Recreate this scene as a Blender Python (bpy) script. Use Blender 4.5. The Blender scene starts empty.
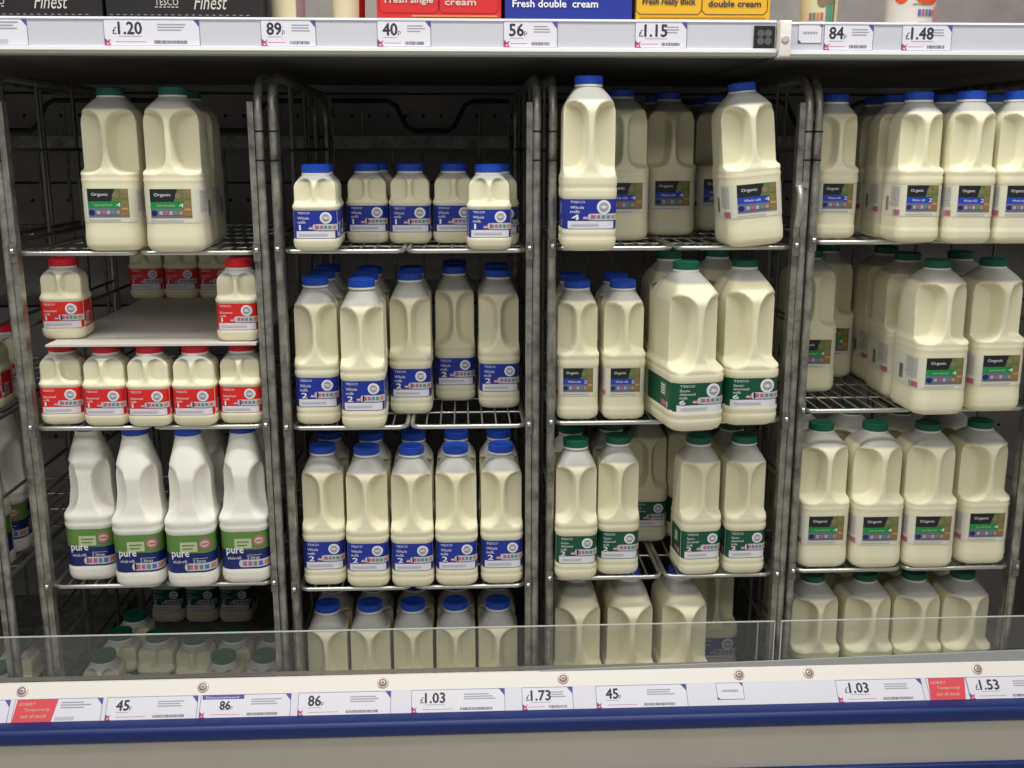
import bpy, math, random
from mathutils import Vector, Matrix
random.seed(7)
C = bpy.context.scene.collection
PI = math.pi

# ------------------------------------------------------------------ camera
F_PX = 1050.0
ZC, DCAM = 1.15, 1.53
PITCH, YAW = math.radians(12.7), math.radians(2.7)
CAM = Vector((0, -DCAM, ZC))
FWD = Vector((math.sin(YAW) * math.cos(PITCH), math.cos(YAW) * math.cos(PITCH), -math.sin(PITCH)))
RIGHT = Vector((math.cos(YAW), -math.sin(YAW), 0))
UP = RIGHT.cross(FWD)
cd = bpy.data.cameras.new('camera'); co = bpy.data.objects.new('camera', cd); C.objects.link(co)
cd.sensor_width = 36.0; cd.lens = F_PX * 36 / 1024; cd.clip_start = 0.02; cd.clip_end = 60
M = Matrix((RIGHT, UP, -FWD)).transposed().to_4x4(); M.translation = CAM
co.matrix_world = M
bpy.context.scene.camera = co


def ray(px, py):
    return FWD + RIGHT * ((px - 512) / F_PX) + UP * ((384 - py) / F_PX)


def onY(px, py, Y):
    d = ray(px, py); k = (Y - CAM.y) / d.y
    return CAM + d * k


def onZ(px, py, Z):
    d = ray(px, py); k = (Z - CAM.z) / d.z
    return CAM + d * k


# ------------------------------------------------------------------ materials
def lin(c):
    out = []
    for v in c:
        v = v / 255.0
        out.append(v / 12.92 if v <= 0.04045 else ((v + 0.055) / 1.055) ** 2.4)
    return (*out, 1)


MATS = {}


def mat(name, rgb, rough=0.5, metal=0.0, spec=0.5, noise=None, sss=0.0, coat=0.0):
    if name in MATS:
        return MATS[name]
    m = bpy.data.materials.new(name); m.use_nodes = True
    nt = m.node_tree; b = nt.nodes['Principled BSDF']
    b.inputs['Base Color'].default_value = lin(rgb)
    b.inputs['Roughness'].default_value = rough
    b.inputs['Metallic'].default_value = metal
    b.inputs['Specular IOR Level'].default_value = spec
    b.inputs['Coat Weight'].default_value = coat
    if sss:
        b.inputs['Subsurface Weight'].default_value = sss
        b.inputs['Subsurface Radius'].default_value = (1.0, 0.9, 0.6)
        b.inputs['Subsurface Scale'].default_value = 0.006
    if noise:
        rgb2, scale, lo, hi = noise
        tc = nt.nodes.new('ShaderNodeTexCoord'); nz = nt.nodes.new('ShaderNodeTexNoise')
        nz.inputs['Scale'].default_value = scale; nz.inputs['Detail'].default_value = 6
        nz.inputs['Roughness'].default_value = 0.65
        cr = nt.nodes.new('ShaderNodeValToRGB')
        cr.color_ramp.elements[0].position = lo; cr.color_ramp.elements[0].color = lin(rgb)
        cr.color_ramp.elements[1].position = hi; cr.color_ramp.elements[1].color = lin(rgb2)
        nt.links.new(tc.outputs['Object'], nz.inputs['Vector'])
        nt.links.new(nz.outputs['Fac'], cr.inputs['Fac'])
        nt.links.new(cr.outputs['Color'], b.inputs['Base Color'])
    MATS[name] = m
    return m


def milk_mat(name, fill_z, milk, empty):
    """translucent plastic: milk shows through below the fill level"""
    m = mat(name, milk, rough=0.4, spec=0.4, sss=0.5)
    nt = m.node_tree; b = nt.nodes['Principled BSDF']
    tc = nt.nodes.new('ShaderNodeTexCoord'); sx = nt.nodes.new('ShaderNodeSeparateXYZ')
    mr = nt.nodes.new('ShaderNodeMapRange')
    mr.inputs['From Min'].default_value = fill_z - 0.0015; mr.inputs['From Max'].default_value = fill_z + 0.0025
    mx = nt.nodes.new('ShaderNodeMix'); mx.data_type = 'RGBA'
    mx.inputs[6].default_value = lin(milk); mx.inputs[7].default_value = lin(empty)
    nt.links.new(tc.outputs['Object'], sx.inputs[0]); nt.links.new(sx.outputs['Z'], mr.inputs['Value'])
    nt.links.new(mr.outputs['Result'], mx.inputs[0]); nt.links.new(mx.outputs[2], b.inputs['Base Color'])
    return m


WHITE = mat('print_white', (238, 238, 240), 0.5)
PAPER = mat('ticket_paper', (232, 230, 238), 0.55)
INK = mat('print_ink', (52, 50, 66), 0.6)
GREYINK = mat('print_grey', (164, 162, 176), 0.6)
PALEINK = mat('print_pale_grey', (196, 196, 206), 0.6)
VIOLET = mat('print_violet', (88, 80, 158), 0.6)
PINKRED = mat('print_pink_red', (196, 62, 104), 0.6)
RED = mat('print_red', (226, 40, 44), 0.5)
SORRYRED = mat('print_sorry_red', (226, 74, 84), 0.55)
LBLUE = mat('label_blue', (26, 50, 154), 0.45)
LGREEN = mat('label_green', (10, 84, 56), 0.4)
LRED = mat('label_red', (226, 42, 40), 0.4)
LILAC2 = mat('label_pale_lilac', (176, 176, 196), 0.5)
PANEL = mat('label_panel_grey', (206, 206, 218), 0.5)
LILAC = mat('label_lilac', (112, 112, 130), 0.5)
T_RED = mat('print_traffic_red', (190, 100, 124), 0.5)
T_GREEN = mat('print_traffic_green', (92, 150, 124), 0.5)
T_ORANGE = mat('print_traffic_orange', (206, 140, 84), 0.5)
T_BLUE = mat('print_traffic_blue', (92, 108, 188), 0.5)
ODARK = mat('label_dark', (26, 32, 32), 0.45)
OGREEN = mat('label_bright_green', (26, 140, 70), 0.45)
OBLUE = mat('label_mid_blue', (38, 66, 178), 0.45)
OGOLD = mat('label_gold', (136, 124, 72), 0.5)
OBROWN = mat('label_brown', (142, 118, 92), 0.5)
OLEAF = mat('label_leaf_green', (94, 124, 62), 0.5)
OPAPER = mat('label_paper', (222, 220, 202), 0.5)
PGREEN = mat('label_grass_green', (98, 140, 66), 0.4)
PBLUE = mat('label_deep_blue', (18, 36, 106), 0.4)
PPALE = mat('label_pale_green', (190, 204, 160), 0.5)
CAPBLUE = mat('cap_blue', (22, 72, 182), 0.4)
CAPGREEN = mat('cap_green', (6, 92, 72), 0.4)
CAPRED = mat('cap_red', (206, 26, 44), 0.4)
STEEL = mat('galvanised_steel', (180, 178, 168), 0.36, 0.7, noise=((98, 95, 86), 40, 0.38, 0.72))
DULL = mat('dull_steel', (150, 150, 144), 0.5, 0.6, noise=((92, 90, 84), 45, 0.35, 0.7))
CHROME = mat('bright_wire', (205, 205, 200), 0.28, 0.9)
SIDEWIRE = mat('side_wire', (104, 102, 98), 0.5, 0.5)
DARKBAR = mat('dark_bar', (34, 34, 34), 0.5, 0.4)
BACK = mat('back_panel_grey', (158, 152, 148), 0.6, noise=((138, 132, 128), 9, 0.35, 0.7))
HOLE = mat('hole_black', (10, 10, 10), 0.9)
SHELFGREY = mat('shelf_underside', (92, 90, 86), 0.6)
RAILWHITE = mat('rail_white', (206, 207, 216), 0.4)
LIPGREY = mat('lip_grey', (190, 192, 186), 0.4)
LEDGE = mat('ledge_cream_white', (240, 234, 226), 0.35)
STRIPWHITE = mat('ticket_channel', (226, 224, 234), 0.35)
BUMPER = mat('bumper_blue', (10, 40, 106), 0.4)
KICK = mat('kick_panel_beige', (208, 202, 190), 0.45, noise=((200, 194, 182), 6, 0.3, 0.7))
CHANNEL = mat('guard_channel_grey', (176, 178, 176), 0.4)
SCREW = mat('screw_steel', (222, 210, 202), 0.4, 0.3)
SCREWDARK = mat('screw_recess', (138, 108, 100), 0.5, 0.3)
SHEET = mat('white_board', (214, 208, 198), 0.6)
BLACKCARD = mat('black_card', (30, 26, 26), 0.45)
CREAMINK = mat('print_cream', (214, 206, 196), 0.5)
TRAYRED = mat('tray_red', (212, 44, 44), 0.4)
TRAYBLUE = mat('tray_blue', (34, 52, 150), 0.4)
TRAYYEL = mat('tray_yellow', (232, 178, 38), 0.4)
REDDK = mat('tray_red_edge', (170, 30, 34), 0.45)
BLUEDK = mat('tray_blue_edge', (22, 34, 110), 0.45)
YELDK = mat('tray_yellow_edge', (190, 138, 24), 0.45)
GOLDINK = mat('print_gold', (222, 150, 80), 0.5)
POTCREAM = mat('pot_cream', (240, 226, 186), 0.35)
POTWHITE = mat('pot_white', (240, 232, 224), 0.35)
POTMAUVE = mat('pot_mauve', (150, 124, 128), 0.4)
POTORANGE = mat('pot_orange', (226, 84, 44), 0.4)
POTPINK = mat('pot_pink', (232, 150, 160), 0.4)
FLOORM = mat('floor_vinyl', (196, 190, 180), 0.35, noise=((176, 170, 160), 5, 0.35, 0.7))
WALLM = mat('shop_wall', (150, 146, 140), 0.7)
RUBBER = mat('black_rubber', (24, 24, 24), 0.7)


def acrylic():
    m = bpy.data.materials.new('clear_acrylic'); m.use_nodes = True
    nt = m.node_tree; nt.nodes.remove(nt.nodes['Principled BSDF'])
    out = nt.nodes['Material Output']
    tr = nt.nodes.new('ShaderNodeBsdfTransparent'); tr.inputs[0].default_value = (0.985, 0.99, 0.985, 1)
    gl = nt.nodes.new('ShaderNodeBsdfGlossy'); gl.inputs['Roughness'].default_value = 0.08
    df = nt.nodes.new('ShaderNodeBsdfDiffuse'); df.inputs[0].default_value = (0.8, 0.82, 0.82, 1)
    fr = nt.nodes.new('ShaderNodeFresnel'); fr.inputs[0].default_value = 1.45
    m1 = nt.nodes.new('ShaderNodeMixShader'); m2 = nt.nodes.new('ShaderNodeMixShader')
    m1.inputs[0].default_value = 0.028
    nt.links.new(tr.outputs[0], m1.inputs[1]); nt.links.new(df.outputs[0], m1.inputs[2])
    nt.links.new(fr.outputs[0], m2.inputs[0]); nt.links.new(m1.outputs[0], m2.inputs[1]); nt.links.new(gl.outputs[0], m2.inputs[2])
    nt.links.new(m2.outputs[0], out.inputs[0])
    return m


ACRYLIC = acrylic()
EDGE = mat('acrylic_lit_edge', (206, 208, 200), 0.3)  # pale opaque colour paints in the light caught along the guard edges


# ------------------------------------------------------------------ mesh builder
class MB:
    def __init__(self):
        self.v, self.f, self.m, self.s, self.mats = [], [], [], [], []

    def mi(self, m):
        if m not in self.mats:
            self.mats.append(m)
        return self.mats.index(m)

    def add(self, vs, fs, m, smooth=False):
        o = len(self.v); i = self.mi(m)
        self.v.extend([tuple(p) for p in vs])
        for f in fs:
            self.f.append([o + k for k in f]); self.m.append(i); self.s.append(smooth)

    def box(self, a, b, m, bev=0.0):
        (x0, y0, z0), (x1, y1, z1) = a, b
        if bev <= 0:
            vs = [(x, y, z) for z in (z0, z1) for y in (y0, y1) for x in (x0, x1)]
            self.add(vs, [(0, 2, 3, 1), (4, 5, 7, 6), (0, 1, 5, 4), (2, 6, 7, 3), (0, 4, 6, 2), (1, 3, 7, 5)], m)
        else:
            pr = []
            for (cy, cz, a0) in ((y1 - bev, z1 - bev, 0), (y0 + bev, z1 - bev, 90), (y0 + bev, z0 + bev, 180), (y1 - bev, z0 + bev, 270)):
                for k in range(5):
                    t = math.radians(a0 + k * 22.5); pr.append((cy + bev * math.cos(t), cz + bev * math.sin(t)))
            self.prism(pr, x0, x1, m, True)

    def prism(self, prof, x0, x1, m, smooth=False):
        """profile in (y, z) extruded along x"""
        n = len(prof)
        vs = [(x0, y, z) for y, z in prof] + [(x1, y, z) for y, z in prof]
        fs = [(i, i + n, (i + 1) % n + n, (i + 1) % n) for i in range(n)]
        self.add(vs, fs, m, smooth)
        self.add([(x0, y, z) for y, z in prof], [tuple(range(n))], m)
        self.add([(x1, y, z) for y, z in prof], [tuple(range(n))[::-1]], m)

    def tube(self, pts, r, m, seg=8, caps=True):
        pts = [Vector(p) for p in pts]
        n = len(pts); vs = []
        t0 = (pts[1] - pts[0]).normalized()
        ref = Vector((1, 0, 0)) if abs(t0.x) < 0.8 else Vector((0, 0, 1))
        u = t0.cross(ref).normalized()
        for i, p in enumerate(pts):
            t = (pts[min(i + 1, n - 1)] - pts[max(i - 1, 0)]).normalized()
            u = (u - t * u.dot(t)).normalized(); w = t.cross(u)
            for k in range(seg):
                a = 2 * PI * k / seg
                vs.append(p + (u * math.cos(a) + w * math.sin(a)) * r)
        fs = []
        for i in range(n - 1):
            for k in range(seg):
                k2 = (k + 1) % seg
                fs.append((i * seg + k, i * seg + k2, (i + 1) * seg + k2, (i + 1) * seg + k))
        self.add(vs, fs, m, True)
        if caps:
            self.add(vs[:seg], [tuple(range(seg))[::-1]], m); self.add(vs[-seg:], [tuple(range(seg))], m)

    def lathe(self, prof, m, c=(0, 0, 0), seg=32, axis='z', smooth=True, ribs=0):
        vs = []
        for r, h in prof:
            for k in range(seg):
                a = 2 * PI * k / seg
                rr = r * (1 - (0.03 if ribs and k % 2 else 0))
                p = (rr * math.cos(a), rr * math.sin(a), h)
                if axis == 'x':
                    p = (h, rr * math.cos(a), rr * math.sin(a))
                vs.append((p[0] + c[0], p[1] + c[1], p[2] + c[2]))
        fs = []
        for i in range(len(prof) - 1):
            for k in range(seg):
                k2 = (k + 1) % seg
                fs.append((i * seg + k, i * seg + k2, (i + 1) * seg + k2, (i + 1) * seg + k))
        self.add(vs, fs, m, smooth)
        self.add(vs[:seg], [tuple(range(seg))[::-1]], m); self.add(vs[-seg:], [tuple(range(seg))], m)

    def map(self, fn):
        self.v = [tuple(fn(Vector(p))) for p in self.v]

    def mesh(self, name):
        me = bpy.data.meshes.new(name)
        me.from_pydata(self.v, [], self.f)
        for m in self.mats:
            me.materials.append(m)
        me.polygons.foreach_set('material_index', self.m)
        me.polygons.foreach_set('use_smooth', self.s)
        me.update()
        return me

    def build(self, name, parent=None, loc=None):
        o = bpy.data.objects.new(name, self.mesh(name)); C.objects.link(o)
        if parent is not None:
            o.parent = parent
        if loc is not None:
            o.location = loc
        return o


def tag(o, label=None, cat=None, group=None, kind=None):
    if label: o['label'] = label
    if cat: o['category'] = cat
    if group: o['group'] = group
    if kind: o['kind'] = kind
    return o


def empty(name, loc=(0, 0, 0)):
    o = bpy.data.objects.new(name, None); C.objects.link(o); o.location = loc; o.empty_display_size = 0.05
    return o


# ------------------------------------------------------------------ text as flat mesh
TXT = {}


def text_geo(s):
    if s not in TXT:
        cu = bpy.data.curves.new('txt', 'FONT'); cu.body = s; cu.size = 1.0; cu.resolution_u = 2
        ob = bpy.data.objects.new('txt', cu); C.objects.link(ob)
        bpy.context.view_layer.update()
        me = bpy.data.meshes.new_from_object(ob.evaluated_get(bpy.context.evaluated_depsgraph_get()))
        vs = [(v.co.x, v.co.y) for v in me.vertices]; fs = [tuple(p.vertices) for p in me.polygons]
        bpy.data.objects.remove(ob); bpy.data.curves.remove(cu); bpy.data.meshes.remove(me)
        x0 = min(v[0] for v in vs); x1 = max(v[0] for v in vs); y0 = min(v[1] for v in vs); y1 = max(v[1] for v in vs)
        TXT[s] = ([((x - x0), (y - y0)) for x, y in vs], fs, x1 - x0, y1 - y0)
    return TXT[s]


class Print:
    """flat graphics in a 2-D frame (x to the right, y up), later mapped onto a surface; layer lifts each piece"""
    def __init__(self):
        self.items = []

    step = None

    def rect(self, x0, y0, x1, y1, m, layer=1, nx=1):
        vs, fs = [], []
        if self.step:
            nx = max(1, math.ceil(abs(x1 - x0) / self.step))
        for i in range(nx + 1):
            x = x0 + (x1 - x0) * i / nx
            vs += [(x, y0), (x, y1)]
        for i in range(nx):
            fs.append((2 * i, 2 * i + 2, 2 * i + 3, 2 * i + 1))
        self.items.append((vs, fs, m, layer))

    def poly(self, pts, m, layer=1):
        self.items.append((list(pts), [tuple(range(len(pts)))], m, layer))

    def disc(self, cx, cy, rx, ry, m, layer=1, n=20):
        h = n // 2; vs, fs = [], []
        for k in range(h + 1):
            a = PI * k / h; c, q = math.cos(a), max(math.sin(a), .02)
            vs += [(cx - rx * c, cy - ry * q), (cx - rx * c, cy + ry * q)]
        for k in range(h): fs.append((2 * k, 2 * k + 2, 2 * k + 3, 2 * k + 1))
        self.items.append((vs, fs, m, layer))

    def text(self, s, x, y, h, m, layer=2, w=None, shear=0.0, bold=0.0, em=None):
        vs, fs, tw, th = text_geo(s)
        sy = h / th if em is None else em; sx = sy if w is None else w / tw
        for q, (dx, dy) in enumerate(((0.0, 0.0),) if not bold else ((-bold, 0.0), (0.0, bold), (0.0, -bold), (bold, 0.0))):
            self.items.append(([(x + dx + vx * sx + shear * vy * sy, y + dy + vy * sy) for vx, vy in vs], fs, m, layer + q * .12))

    def lines(self, x0, y0, x1, y1, n, m, layer=2, duty=0.5, ragged=True):
        """rows of tiny unreadable print"""
        for k in range(n):
            yy = y1 - (y1 - y0) * (k + 0.5) / n
            hh = (y1 - y0) / n * duty / 2
            xe = x1 - (x1 - x0) * (random.random() * 0.3 if ragged else 0)
            self.rect(x0, yy - hh, xe, yy + hh, m, layer)

    def emit(self, mb, fn):
        for vs, fs, m, layer in self.items:
            mb.add([fn(x, y, layer) for x, y in vs], fs, m)


# ------------------------------------------------------------------ milk bottles
def rr_unit(w, d, r, nf=30, nc=7, ns=7, nb=8):
    """rounded rectangle, front (-y) first; counter-clockwise from front left"""
    a, b = w / 2 - r, d / 2 - r
    P = []
    for i in range(nf): P.append((-a + 2 * a * i / nf, -d / 2))
    def arc(cx, cy, a0):
        for i in range(nc):
            t = a0 + (PI / 2) * i / nc
            P.append((cx + r * math.cos(t), cy + r * math.sin(t)))
    arc(a, -b, -PI / 2)
    for i in range(ns): P.append((w / 2, -b + 2 * b * i / ns))
    arc(a, b, 0)
    for i in range(nb): P.append((a - 2 * a * i / nb, d / 2))
    arc(-a, b, PI / 2)
    for i in range(ns): P.append((-w / 2, b - 2 * b * i / ns))
    arc(-a, -b, PI)
    return P


def interp(tab, t):
    for (t0, v0), (t1, v1) in zip(tab, tab[1:]):
        if t <= t1:
            k = 0 if t1 == t0 else max(0, (t - t0) / (t1 - t0))
            return v0 + (v1 - v0) * k
    return tab[-1][1]


def sstep(x):
    x = max(0.0, min(1.0, x)); return x * x * (3 - 2 * x)


MILK = (236, 231, 201); EMPTY = (178, 176, 170)
KINDS = {
    'one_pint': dict(W=.064, D=.066, H=.119, r=.015, rc=.0175, se=1.9, sh=(.73, .885), inset=[(0, .007), (.015, .0035), (.05, .001), (.1, .0), (.13, .0), (.15, .0012), (.48, .0012), (.5, .0), (.52, .0), (.55, .002), (.58, .003), (1, .003)],
                     rec=dict(hw=.0035, t0=.55, t1=.85, n=4.0, p=5.0, depth=.010), lab=(.145, .475), fill=.80),
    'two_pint': dict(W=.066, D=.078, H=.2185, r=.016, rc=.0175, se=1.5, sh=(.785, .925), inset=[(0, .007), (.012, .003), (.035, .0005), (.075, .0), (.085, .0016), (.095, .0004), (.115, .0004), (.125, .0014), (.335, .0014), (.345, 0), (.375, .0), (.385, .0014), (.395, 0), (.425, 0), (.437, .0012), (.445, .0008), (.47, .0016), (1, .002)],
                     rec=dict(hw=.0042, t0=.44, t1=.825, n=3.3, p=2.7, depth=.021), lab=(.128, .332), fill=.83),
    'organic_two_pint': dict(W=.0645, D=.078, H=.209, r=.015, rc=.0175, se=1.8, sh=(.785, .93), inset=[(0, .007), (.012, .003), (.035, .0005), (.085, .0), (.1, .001), (.385, .001), (.40, 0), (.435, .0), (.445, .0012), (.455, 0), (.485, 0), (.5, .0022), (1, .0026)],
                             rec=dict(hw=.0045, t0=.49, t1=.845, n=4.2, p=3.2, depth=.020), lab=(.18, .385), fill=.86),
    'four_pint': dict(W=.0755, D=.105, H=.2355, r=.019, rc=.0185, se=1.9, sh=(.785, .935), inset=[(0, .008), (.012, .0035), (.035, .0005), (.075, .0), (.085, .0016), (.095, .0004), (.12, .0004), (.13, .0014), (.30, .0014), (.31, 0), (.355, .0), (.365, .0014), (.375, 0), (.425, 0), (.437, .0012), (.46, .0022), (1, .0026)],
                      rec=dict(hw=.0055, t0=.45, t1=.85, n=4.0, p=3.2, depth=.028), lab=(.128, .30), fill=.855),
    'organic_four_pint': dict(W=.0805, D=.105, H=.2265, r=.02, rc=.0185, se=2.0, sh=(.775, .94), inset=[(0, .008), (.012, .0035), (.035, .0005), (.085, .0), (.15, .0008), (.42, .0008), (.44, 0), (.455, .0012), (.47, 0), (.485, .0008), (.51, .0022), (1, .0026)],
                              rec=dict(hw=.0055, t0=.485, t1=.855, n=4.6, p=3.4, depth=.028), lab=(.18, .385), fill=.86),
    'six_pint': dict(W=.083, D=.148, H=.2405, r=.021, rc=.0185, se=1.55, sh=(.765, .94), inset=[(0, .008), (.012, .0035), (.04, .0005), (.075, .0), (.085, .0016), (.095, .0), (.12, 0), (.13, .0012), (.30, .0012), (.31, 0), (.345, 0), (.358, .0016), (.37, 0), (.385, .0015), (.41, .005), (1, .0056)],
                     rec=dict(hw=.006, t0=.375, t1=.82, n=3.5, p=3.0, depth=.032), lab=(.118, .302), fill=.875),
    'two_litre': dict(W=.0752, D=.092, H=.2425, r=.021, rc=.0185, se=1.15, sh=(.70, .94), inset=[(0, .007), (.012, .003), (.03, .0005), (.092, 0), (.10, .0015), (.35, .0015), (.36, 0), (.385, 0), (.392, .0012), (.40, 0), (.43, .0), (.47, .004), (.58, .007), (1, .007)],
                      rec=dict(hw=.0125, t0=.435, t1=.80, n=2.5, p=1.9, depth=.03), lab=(.102, .348), fill=1.1),
}
for k, s in KINDS.items():
    if k == 'two_litre':
        s['mat'] = milk_mat('plastic_' + k, 1.0, (240, 238, 228), (240, 238, 228))
    else:
        s['mat'] = milk_mat('plastic_' + k, s['fill'] * s['H'], MILK, EMPTY)


def body_mesh(kind):
    s = KINDS[kind]; W, D, H, r, rc = s['W'], s['D'], s['H'], s['r'], s['rc']
    t0, t1 = s['sh']; rec = s['rec']
    ts = [0, .004, .012, .022, .035, .05] + [.06 + (t1 - .06) * i / 74 for i in range(75)]
    ts += [t1 + .004, (H - .010) / H]
    zm = (rec['t0'] + rec['t1']) / 2 * H; hz = (rec['t1'] - rec['t0']) / 2 * H
    base = rr_unit(W, D, r); N = len(base)
    rings = []
    for t in ts:
        z = t * H; ins = interp(s['inset'], t)
        if t <= t0: c = 0.0
        elif t >= t1: c = 1.0
        else:
            k = (t - t0) / (t1 - t0)
            c = k ** s['se']
        ring = []
        for x, y in base:
            kx = (W / 2 - ins) / (W / 2); ky = (D / 2 - ins) / (D / 2)
            px, py = x * kx, y * ky
            a = math.atan2(y / D, x / W)
            px += (rc * math.cos(a) - px) * c; py += (rc * math.sin(a) - py) * c
            if y < 0 and abs(z - zm) < hz * 1.25:
                hw = rec['hw']
                ex = max(0.0, (W / 2 - abs(px)) / (W / 2 - hw)) ** rec['p']
                e = ex + (abs(z - zm) / hz) ** rec['n']
                mk = sstep((1.3 - e) / 0.7)
                py = max(py, -D / 2 + ins + rec['depth'] * mk) if mk > 0 else py
            ring.append((px, py, z))
        rings.append(ring)
    mb = MB(); vs = [p for rg in rings for p in rg]; fs = []
    for i in range(len(rings) - 1):
        for k in range(N):
            k2 = (k + 1) % N
            fs.append((i * N + k, i * N + k2, (i + 1) * N + k2, (i + 1) * N + k))
    fs.append(tuple(range(N))[::-1]); fs.append(tuple((len(rings) - 1) * N + k for k in range(N)))
    mb.add(vs, fs, s['mat'], True)
    return mb.mesh('bottle_body')


def cap_mesh(kind, m):
    H = KINDS[kind]['H']; h = .0118
    mb = MB()
    mb.lathe([(.0188, H - h), (.0196, H - h + .001), (.0196, H - h + .0105)], m, seg=64, ribs=1, smooth=False)
    mb.lathe([(.0196, H - h + .0105), (.0188, H - .0012), (.0172, H), (.0155, H), (.0148, H - .0006), (.0005, H - .0006)], m, seg=48)
    mb.lathe([(.0192, H - h - .003), (.0194, H - h - .002), (.0192, H - h)], mat('cap_ring_white', (226, 226, 214), .4), seg=40)
    return mb.mesh('cap')


def wrap_fn(kind):
    s = KINDS[kind]; li = interp(s['inset'], sum(s['lab']) / 2)
    w, d, r = s['W'] - 2 * li, s['D'] - 2 * li, s['r'] - li
    a, b = w / 2 - r, d / 2 - r
    def fn(u, z, off):
        sg = 1 if u >= 0 else -1; x = abs(u) * s['W']
        if x <= a: return (sg * x, -d / 2 - off, z)
        if x <= a + r:
            t = math.asin(min(1, (x - a) / r))
            return (sg * (a + (r + off) * math.sin(t)), -b - (r + off) * math.cos(t), z)
        y = -b + (x - a - r)
        return (sg * (w / 2 + off), min(y, b), z)
    return fn


def traffic(p, x0, y0, x1, y1, cols, layer=2):
    n = len(cols); w = (x1 - x0) / n
    for k, m in enumerate(cols):
        p.rect(x0 + k * w + w * .14, y0, x0 + (k + 1) * w - w * .14, y1, m, layer)


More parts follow.
